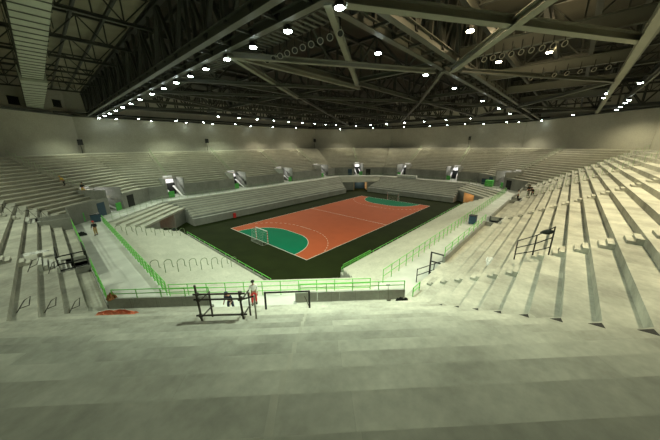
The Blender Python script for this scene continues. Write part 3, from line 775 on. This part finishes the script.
# outer joists (left bay and right bay)
for k, y in enumerate((-20, -13, -6, 1, 8, 15.5, 23, 31)):
    truss('roof_joist', 'light lattice roof joist in the left bay beside the duct, %s from the viewer' % ORD[k], (-54, y), (X0-.8, y), 23.2, 25.2, 12, 0, .18, .09, 'darksteel', cat='roof joist', group='left bay joists')
for k, x in enumerate((-36.2, -34.1, -42.4, -45.2)):
    mb = MB(); mb.ibeam((x, -40, 24.9), (x, 43, 24.9), .18, .3, .04)
    tag(mb.build('roof_purlin', 'darksteel'), ('roof purlin running lengthwise in the left bay, right of the duct, %s' % ('nearer the duct' if k == 0 else 'nearer the deep truss')) if k < 2 else
        ('roof purlin running lengthwise in the left bay, left of the duct, %s' % ('nearer the duct' if k == 2 else 'farther out')), 'purlin', 'roof purlins')
for k, x in enumerate((-26, -20, -10, -2, 6, 14, 22, 32, 42)):
    truss('roof_joist', 'dark lattice roof joist above the right stand, %s from the viewer' % ORD[k], (x, -43), (x, Y0-.8), 22.6, 25.0, 8, 0, .22, .11, 'darksteel', cat='roof joist', group='right bay joists')
for k, (y, z) in enumerate(((-26.8, 22.2), (-29.8, 23.0), (-32.4, 22.4), (-38.5, 22.8))):
    mb = MB(); mb.ibeam((-40, y, z), (48, y, z), .3, .75, .05)
    tag(mb.build('roof_girder', 'darksteel'), 'dark girder running lengthwise above the right stand, %s from the court side' % ORD[k], 'girder', 'right bay girders')
# purlin decks over the court
for k, y in enumerate((-19, -9.6, 0, 9.6, 19)):
    mb = MB(); mb.ibeam((X0, y, 25.0), (-X0, y, 25.0), .25, .5, .05)
    tag(mb.build('roof_purlin', 'darksteel'), 'dark purlin high over the court, %s from the viewer' % ORD[k], 'purlin', 'court roof purlins')
# catwalk with corrugated underside beside the left lamp row
cat = thing('catwalk', 'slatted catwalk hung just right of the left lamp row', 'catwalk', (-28.6, -22, 20.7))
mb = MB()
for k in range(130):
    y = -23.2+k*.5; mb.box(-29.4, -28.1, y, y+.2, 20.72, 20.78)
mb.build('deck', 'steel', cat)
for x in (-29.45, -28.05):
    mb = MB(); mb.beam((x, -23.3, 20.82), (x, 41, 20.82), .08, .2); mb.build('edge_beam', 'darksteel', cat)
    mb = MB()
    for h in (21.4, 21.9): mb.tube([(x, -23.3, h), (x, 41, h)], .025, 5)
    for k in range(22): mb.tube([(x, -23.3+k*3.06, 20.8), (x, -23.3+k*3.06, 24.4)], .03, 5)
    mb.build('guard_bar', 'darksteel', cat)
for k, x in enumerate((-16.6, -7.2, 3.0, 14.0)):
    mb = MB(); mb.ibeam((x, -24.9, 20.95), (x, -34.8, 20.95), .34, .85, .05)
    tag(mb.build('cross_girder', 'steel'), 'deep plate girder crossing above the right stand, %s from the viewer' % ORD[k], 'girder', 'cross girders')
# ventilation duct
du = thing('ventilation_duct', 'big ribbed sheet metal duct running along the roof at upper left', 'duct', (-39, 10, 21))
mb = MB(); mb.box(-39.85, -38.3, -34, 11, 21.25, 22.3); mb.build('duct_run', 'duct', du)
for k in range(38): mb = MB(); y = -33.5+k*1.2; mb.box(-39.9, -38.25, y, y+.07, 21.2, 22.33); mb.build('flange', 'ductband', du)
mb = MB(); mb.box(-40.05, -38.05, 11, 43.9, 20.95, 22.4); mb.build('duct_box', 'duct', du)
for k in range(13): mb = MB(); y = 13+k*2.4; mb.box(-40.1, -38.0, y, y+.07, 20.9, 22.43); mb.build('flange', 'ductband', du)
for k in range(10):
    for x in (-39.95, -38.15): mb = MB(); mb.tube([(x, -32+k*8, 21.2), (x, -32+k*8, 25.6)], .03, 5); mb.build('hanger_rod', 'darksteel', du)
for k, (u, z) in enumerate(((2.75, 21.7), (-4.9, 22.3))):
    Dv = US + 17.0
    def vb(name, mat, u0, u1, d0, d1, z0, z1):
        mb = MB(); mb.prism([P2(6, u0, Dv-d0), P2(6, u1, Dv-d0), P2(6, u1, Dv-d1), P2(6, u0, Dv-d1)], z0, z1); return mb.build(name, mat, root)
    c = P2(6, u, Dv)
    root = thing('wall_vent', 'dark louvred vent high on the corner wall, %s of the duct' % ('left' if k == 0 else 'right'), 'vent', (c[0], c[1], z), 'end wall vents')
    vb('backing', 'vent', u-.85, u+.85, .03, -.02, z-.55, z+.65)
    for i in range(7): vb('louvre', 'black', u-.8, u+.8, .12, .03, z-.5+i*.16, z-.43+i*.16)
    for z0, z1 in ((z-.62, z-.55), (z+.65, z+.72)): vb('frame', 'darksteel', u-.92, u+.92, .14, -.02, z0, z1)

for nm, a, b in (('far wall', (-37, 39.6), (38, 39.6)), ('right stand', (-40, -37.4), (48, -37.4))):
    mb = MB(); mb.ibeam((a[0], a[1], 20.55), (b[0], b[1], 20.55), .2, .3, .04); tag(mb.build('lamp_beam', 'darksteel'), 'thin dark beam carrying the outer lamp row by the %s' % nm, 'beam', 'lamp beams')
mb = MB(); mb.ibeam((49, -27, 20.55), (49, 27, 20.55), .2, .3, .04); tag(mb.build('lamp_beam', 'darksteel'), 'thin dark beam carrying the lamp row by the end wall behind the distant goal', 'beam', 'lamp beams')
# lamps ------------------------------------------------------------------
def flood_proto(lens, size=.42, hang=.6):
    root = bpy.data.objects.new('floodlight', None); COL.objects.link(root)
    mb = MB(); mb.lathe((0, 0, 0), [(size*.5, .05), (size*.56, .1), (size*.5, .22), (size*.25, .34)], 12); mb.build('housing', 'black', root)
    mb = MB(); mb.lathe((0, 0, 0), [(size*.2, -.02), (size*.46, .0), (size*.5, .05)], 12); mb.build('lens', lens, root)
    mb = MB(); mb.tube([(-size*.56, 0, .14), (-size*.56, 0, .42), (size*.56, 0, .42), (size*.56, 0, .14)], .02, 5); mb.tube([(0, 0, .42), (0, 0, hang)], .025, 5); mb.build('yoke', 'black', root)
    return root
PROTO = {}
def spot_proto():
    root = bpy.data.objects.new('spotlight', None); COL.objects.link(root)
    ax = Vector((-.62, -.62, -.48)).normalized(); c = ax*.02
    mb = MB(); mb.lathe(c, [(.08, -.3), (.12, -.26), (.15, -.02), (.15, 0)], 12, ax); mb.build('housing', 'black', root)
    mb = MB(); mb.lathe(c, [(.15, 0), (.19, .0), (.19, .04), (.15, .04)], 14, ax)
    mb.bm.faces.ensure_lookup_table(); bmesh.ops.delete(mb.bm, geom=[f for f in mb.bm.faces if len(f.verts) > 4], context='FACES')
    mb.bm.verts.ensure_lookup_table(); n = 14
    for k in range(n): mb.bm.faces.new((mb.bm.verts[3*n+k], mb.bm.verts[3*n+(k+1) % n], mb.bm.verts[(k+1) % n], mb.bm.verts[k]))
    mb.build('rim', 'lensoff', root)
    mb = MB(); mb.lathe(c, [(.08, -.05), (.145, .01)], 12, ax); mb.build('lens', 'dark', root)
    mb = MB(); mb.tube([(0, 0, 0), (0, 0, .75)], .03, 5); mb.build('hanger', 'black', root)
    return root
def flood(kind, loc, lab, group):
    if kind not in PROTO and kind == 'o':
        o = PROTO[kind] = spot_proto()
    elif kind not in PROTO:
        PROTO[kind] = flood_proto({'a': 'lens', 'w': 'lenswarm', 's': 'lens', 'o': 'lensoff'}[kind], {'a': .42, 'w': .42, 's': .4, 'o': .46}[kind]); o = PROTO[kind]
    else: o = copy_tree(PROTO[kind])
    o.location = loc; tag(o, lab, 'floodlight', group); return o
def spot(loc, power, col, size=150, blend=.7, rad=.25, aim=(0, 0, -1), name='floodlight_beam'):
    L = bpy.data.lights.new(name, 'SPOT'); L.energy = power; L.color = col; L.spot_size = math.radians(size); L.spot_blend = blend; L.shadow_soft_size = rad
    o = bpy.data.objects.new(name, L); COL.objects.link(o); o.location = loc
    o.rotation_euler = Vector(aim).to_track_quat('-Z', 'Y').to_euler(); return o
COOL = (.83, 1.0, .76); WARM = (1.0, .90, .58); NEUT = (.90, 1.0, .74)
POW = 1.0
ly = [-24.2, -20.7, -17.4, -14.1, -10.7, -7.6, -4.2, -.6, 3.6, 8.8, 13.6, 18.8, 24.0, 29.5, 35.0, 41.3]
for k, y in enumerate(ly):
    flood('a', (-30.3, y, 19.9), 'lit floodlight, %s from the viewer in the row under the left deep truss' % ORD[k], 'left truss floodlights')
for k, y in enumerate((-24.2, -17.4, -8.5, 1.0, 13.0, 27.0)):
    spot((-30.3, y, 19.85), (9000, 5600, 4600, 4400, 3600, 3000)[k]*POW, COOL, (148, 124, 124, 124, 124, 124)[k], 1.0, aim=((.0, .0, -1) if k == 0 else (.42, 0, -1)))
lx = [-24.0, -16.4, -8.9, 2.9, 14.0, 25.0]
for k, x in enumerate(lx):
    flood('a', (x, -22.2, 19.95), 'lit floodlight, %s from the viewer in the row over the near court edge' % ORD[k], 'near court edge floodlights')
for k, x in enumerate((-24.0, -8.9, 14.0)): spot((x, -22.2, 19.9), (3600, 4200, 3600)[k]*POW, NEUT, 124, 1.0, aim=(0, .45, -1))
ry = [(1.9, -36.6), (7.7, -34.6), (11.9, -34.6), (17.5, -37.4), (21.1, -37.4), (27.2, -37.4), (32.8, -37.4), (38.5, -31.5)]
for k, (x, y) in enumerate(ry):
    flood('a', (x, y, 19.95), 'lit floodlight, %s from the viewer in the outer row above the right stand' % ORD[k], 'right stand floodlights')
for k, (x, p) in enumerate(((-20, 5000), (-8, 4400), (5, 3600), (18, 2800), (32, 2200))): spot((x, -37.2, 19.9), p*POW, WARM)
for k, (y, p) in enumerate(((-6, 3000), (5, 2300), (17, 1500))): spot((-47.5, y, 19.9), p*POW, NEUT)
# far small lamps
fy = [(-27.5, 41.5), (-24.3, 37.4), (-20.9, 41.8), (-17.0, 37.4), (-13.2, 41.8), (-10.7, 37.4), (-6.5, 41.5), (-2.0, 37.4), (5.1, 41.5), (13, 41), (22.1, 40.1)]
for k, (x, y) in enumerate(fy):
    flood('s', (x, y, 19.9), 'small lit lamp near the far wall top, %s from the left' % ORD[k], 'far wall lamps')
fx = [(38.6, 33.9), (43.2, 22.2), (46.9, 11.9), (48.9, 3.6), (48.5, -2.0), (48.4, -7.3), (52.5, -11.4), (49.5, -17.8), (52.2, -20.2), (50.3, -25.4)]
for k, (x, y) in enumerate(fx):
    flood('s', (x, y, 19.9), 'small lit lamp near the end wall top behind the distant goal, %s from the left' % ORD[k], 'end wall lamps')
for k in range(9):
    x = -14 + k*4.6; flood('s', (x, 22.2, 19.95), 'small lit lamp in the row over the far court edge, %s from the left' % ORD[k], 'far court edge lamps')
for k in range(7):
    y = 20 - k*5.6; flood('s', (30.0, y, 19.95), 'small lit lamp in the row over the far goal end, %s from the left' % ORD[k], 'far end lamps')
for (x, y, p) in ((-34, 37, 1700), (-20, 38, 2300), (-6, 38, 2300), (8, 38, 2300), (22, 38, 2200), (38, 32, 2200), (47, 20, 2300), (50, 7, 2500), (50, -7, 2500), (50, -21, 2500), (38, -29, 1800)):
    spot((x, y, 19.8), 1.9*p*POW, NEUT if y > 36 and x < 0 else (1.0, .93, .70), 146, .8, aim=(-x*.008, -y*.009, -1))
for (x, y, p) in ((-10, 22, 1600), (12, 22, 1600), (28, 8, 1400), (28, -8, 1400)): spot((x, y, 19.9), p*POW, NEUT, 130, 1.0, aim=(-x*.02, -y*.02, -1))
# warm working lamps inside the truss node
ww = [(-24.7, -27.2, 20.3), (-22.6, -27.3, 20.3), (-14.4, -27.2, 20.4), (-13.6, -30.2, 20.6)]
for k, p in enumerate(ww):
    flood('w', p, 'warm white work lamp in the girders above the right stand, %s from the viewer' % ORD[k], 'warm work lamps')
for p, e in (((-23.2, -28.2, 21.9), 420), ((-13.5, -28.4, 22.4), 420), ((-6.5, -30.2, 22.2), 260)):
    L = bpy.data.lights.new('work_lamp_glow', 'POINT'); L.energy = e; L.color = (1, .78, .42); L.shadow_soft_size = .15
    o = bpy.data.objects.new('work_lamp_glow', L); COL.objects.link(o); o.location = p
# unlit round spotlights
k = 0
for i in range(10):
    flood('o', (-28.1, -22.4+i*.75, 20.0), 'round unlit spotlight under the left catwalk, %s from the viewer' % ORD[i], 'unlit catwalk spotlights')
for i in range(9):
    flood('o', (-17.1, -26.8-i*.55, 20.15), 'unlit spotlight on the nearest plate girder above the right stand, %s from court side' % ORD[i], 'unlit right spotlights')
for i in range(7):
    flood('o', (-7.6, -28.6-i*.85, 20.15), 'unlit spotlight on the second plate girder above the right stand, %s from court side' % ORD[i], 'unlit cross row spotlights')
# entrance work lights
for j, s in enumerate(SIDES):
    if s in ('near_corner', 'right', 'left'): continue
    for (a, b, n) in CUTS[s]:
        D = span(PT, j)[2]; x, y = P2(j, (a+b)/2, D+TR*n-1.0)
        L = bpy.data.lights.new('entrance_lamp', 'POINT'); L.energy = 55 if s in ('left_corner', 'right_corner') else 85; L.color = (1, .97, .95); L.shadow_soft_size = .15
        o = bpy.data.objects.new('entrance_lamp', L); COL.objects.link(o); o.location = (x, y, zrow(n-1)-0.2)
for j, e, c in ((2, 90, (1, .66, .35)), (4, 60, (1, .8, .55)), (6, 30, (1, .6, .4))):
    D = span(lower(.75), j)[2]; m_ = sum(span(lower(.75), j)[:2])/2; x, y = P2(j, m_, D)
    L = bpy.data.lights.new('tunnel_lamp', 'POINT'); L.energy = e; L.color = c; L.shadow_soft_size = .2
    o = bpy.data.objects.new('tunnel_lamp', L); COL.objects.link(o); o.location = (x, y, 2.2)

# ------------------------------------------------------------------ people
def skin_obj(name, verts, edges, radii, mat, parent, root_i=0, sub=1):
    me = bpy.data.meshes.new(name); me.from_pydata(verts, edges, []); me.materials.append(M[mat])
    o = bpy.data.objects.new(name, me); COL.objects.link(o); o.parent = parent
    m = o.modifiers.new('skin', 'SKIN'); m.use_smooth_shade = True
    if not me.skin_vertices:
        bpy.context.view_layer.objects.active = o
    for i, r in enumerate(radii):
        rr = r if isinstance(r, tuple) else (r, r)
        me.skin_vertices[0].data[i].radius = rr
    me.skin_vertices[0].data[root_i].use_root = True
    s = o.modifiers.new('sub', 'SUBSURF'); s.levels = sub; s.render_levels = sub
    return o
def person(lab, loc, rz, top, legs, hat, pose='stand', group=None):
    root = thing('person', lab, 'person', loc, group, rz)
    lean = {'stand': 0.03, 'bend': .45}[pose]
    hip = Vector((0, 0, .93 if pose == 'stand' else .80))
    def up(h, s=0, f=0): return Vector((s, f + lean*h, 0)) + hip + Vector((0, 0, h*(1 if pose == 'stand' else .85)))
    V = [hip, up(.2), up(.42), up(.52), up(.60, 0, .01), up(.70, 0, .03), up(.78, 0, .03)]
    E = [(0, 1), (1, 2), (2, 3), (3, 4), (4, 5), (5, 6)]
    Rr = [(.15, .12), (.14, .11), (.17, .12), (.07, .07), (.058, .058), (.095, .1), (.07, .08)]
    nose = len(V); V.append(up(.68, 0, .13)); E.append((5, nose)); Rr.append(.018)
    idx = {}
    for sg in (-1, 1):
        a = len(V); V += [up(.47, sg*.19), Vector((sg*.25, .05+lean*.25, 0)) + Vector((0, 0, up(.20).z)), Vector((sg*.24, .20+lean*.2, up(-.02).z)), Vector((sg*.235, .26+lean*.2, up(-.09).z))]
        E += [(2, a), (a, a+1), (a+1, a+2), (a+2, a+3)]; Rr += [.062, .045, .032, (.04, .025)]
        for f in range(4):
            b = len(V); V += [V[a+3] + Vector((sg*(.024-.016*f), .03, -.05)), V[a+3] + Vector((sg*(.024-.016*f), .03, -.085-.006*(f in (1, 2))))]
            E += [(a+3, b), (b, b+1)]; Rr += [.0095, .008]
        b = len(V); V += [V[a+3] + Vector((-sg*.04, .02, -.02)), V[a+3] + Vector((-sg*.05, .04, -.05))]; E += [(a+3, b), (b, b+1)]; Rr += [.011, .009]
        l = len(V); st = .06*sg
        V += [hip+Vector((sg*.1, 0, -.06)), Vector((sg*.12, st+.04, .48)), Vector((sg*.13, st-.03, .09)), Vector((sg*.14, st+.13, .04))]
        E += [(0, l), (l, l+1), (l+1, l+2), (l+2, l+3)]; Rr += [.1, .07, .05, (.045, .035)]
        idx[sg] = (a, l)
    skin_obj('body', V, E, Rr, 'skin', root)
    # shirt
    cv = [V[0]+Vector((0, 0, .03)), V[1], V[2], V[2]+Vector((0, 0, .06))]; ce = [(0, 1), (1, 2), (2, 3)]; cr = [(.175, .145), (.165, .135), (.19, .145), (.1, .09)]
    for sg in (-1, 1):
        a = idx[sg][0]; b = len(cv); cv += [V[a], V[a+1], V[a+2].lerp(V[a+1], .3)]; ce += [(2, b), (b, b+1), (b+1, b+2)]; cr += [.08, .062, .048]
    skin_obj('shirt', cv, ce, cr, top, root)
    cv = [V[0]+Vector((0, 0, .06)), V[0]]; ce = [(0, 1)]; cr = [(.165, .135), (.17, .14)]
    for sg in (-1, 1):
        l = idx[sg][1]; b = len(cv); cv += [V[l], V[l+1], V[l+2]+Vector((0, 0, .02))]; ce += [(1, b), (b, b+1), (b+1, b+2)]; cr += [.12, .088, .07]
    skin_obj('trousers', cv, ce, cr, legs, root)
    for sg in (-1, 1):
        l = idx[sg][1]; mb = MB(); f = V[l+3]; h = V[l+2]
        mb.lathe((h.x, h.y+.06, 0.0), [(.06, .0), (.075, .02), (.07, .07), (.05, .11)], 8)
        mb.lathe((f.x, f.y+.02, 0.0), [(.05, .0), (.06, .02), (.05, .06), (.02, .08)], 8)
        o = mb.build('shoe', 'darkcloth', None, True); o.parent = root
    mb = MB(); hd = V[5]+Vector((0, -.005, .03))
    mb.lathe(tuple(hd), [(.125, .01), (.128, .03), (.118, .08), (.08, .125), (.03, .145)], 12)
    if hat != 'hair': mb.lathe(tuple(hd + Vector((0, .03, 0))), [(.14, .0), (.15, .01), (.13, .025)], 12)
    o = mb.build('hair' if hat == 'hair' else 'hard_hat', hat, None, True); o.parent = root
    mb = MB()
    for sg in (-1, 1): mb.lathe(tuple(V[5]+Vector((sg*.035, .098, .012))), [(.004, -.01), (.013, 0), (.004, .01)], 6, (0, 1, 0))
    o = mb.build('eyes', 'hair', None, True); o.parent = root
    return root
person('person in dark vest and khaki trousers standing on the left walkway', (-37.75, 7.9, ZC), math.radians(20), 'darkcloth', 'khaki', 'red')
person('person in white shirt standing in the foreground entrance', (-32.7, -18.8, ZC), math.radians(150), 'whitecloth', 'red', 'hair')
person('person in dark navy clothes bending behind the scaffold', (-34.1, -18.3, ZC), math.radians(120), 'navy', 'navy', 'navy', 'bend')
person('person in yellow bending on the far left corner rows', (-38.7, 24.1, zrow(7)), math.radians(60), 'yellow', 'darkcloth', 'yellow', 'bend')
person('person in yellow trousers standing above the far left entrance', (-36.9, 22.6, zrow(4)), math.radians(-30), 'darkcloth', 'yellow', 'darkcloth')
person('person in white standing at the far end of the right stand front', (9.4, -27.75, zrow(0)), 0, 'whitecloth', 'darkcloth', 'hair')
person('person in black standing on the right stand front, beside the one in white', (9.9, -28.9, zrow(2)), 2, 'darkcloth', 'darkcloth', 'hair')
person('person in black bending at the far end of the right stand', (9.0, -29.5, zrow(2)), 1, 'darkcloth', 'darkcloth', 'darkcloth', 'bend')

# ------------------------------------------------------------------ world, camera, output look
w = bpy.data.worlds.new('hall_air'); SC.world = w; w.use_nodes = True
bg = w.node_tree.nodes['Background']; bg.inputs['Color'].default_value = (.8, .9, .7, 1); bg.inputs['Strength'].default_value = 0.03
F, CX, CY, CZ, YAW, PIT, ROLL = 257.0, -40.378, -32.774, 14.258, .7407, -.2845, -.008
cam = bpy.data.cameras.new('camera'); co = bpy.data.objects.new('camera', cam); COL.objects.link(co)
cam.sensor_fit = 'HORIZONTAL'; cam.sensor_width = 36.0; cam.lens = 36.0*F/660.0; cam.clip_end = 400
f = Vector((math.cos(YAW)*math.cos(PIT), math.sin(YAW)*math.cos(PIT), math.sin(PIT)))
r = f.cross(Vector((0, 0, 1))).normalized(); u = r.cross(f)
rr = r*math.cos(ROLL) + u*math.sin(ROLL); uu = -r*math.sin(ROLL) + u*math.cos(ROLL)
m = Matrix((rr, uu, -f)).transposed().to_4x4(); m.translation = (CX, CY, CZ); co.matrix_world = m
SC.camera = co
SC.view_settings.view_transform = 'Standard'; SC.view_settings.look = 'None'; SC.view_settings.gamma = 1.0
SC.view_settings.use_curve_mapping = False; SC.view_settings.exposure = 0.28
cy = SC.cycles
cy.use_denoising = True; cy.max_bounces = 5; cy.diffuse_bounces = 3; cy.glossy_bounces = 2; cy.sample_clamp_indirect = 6.0
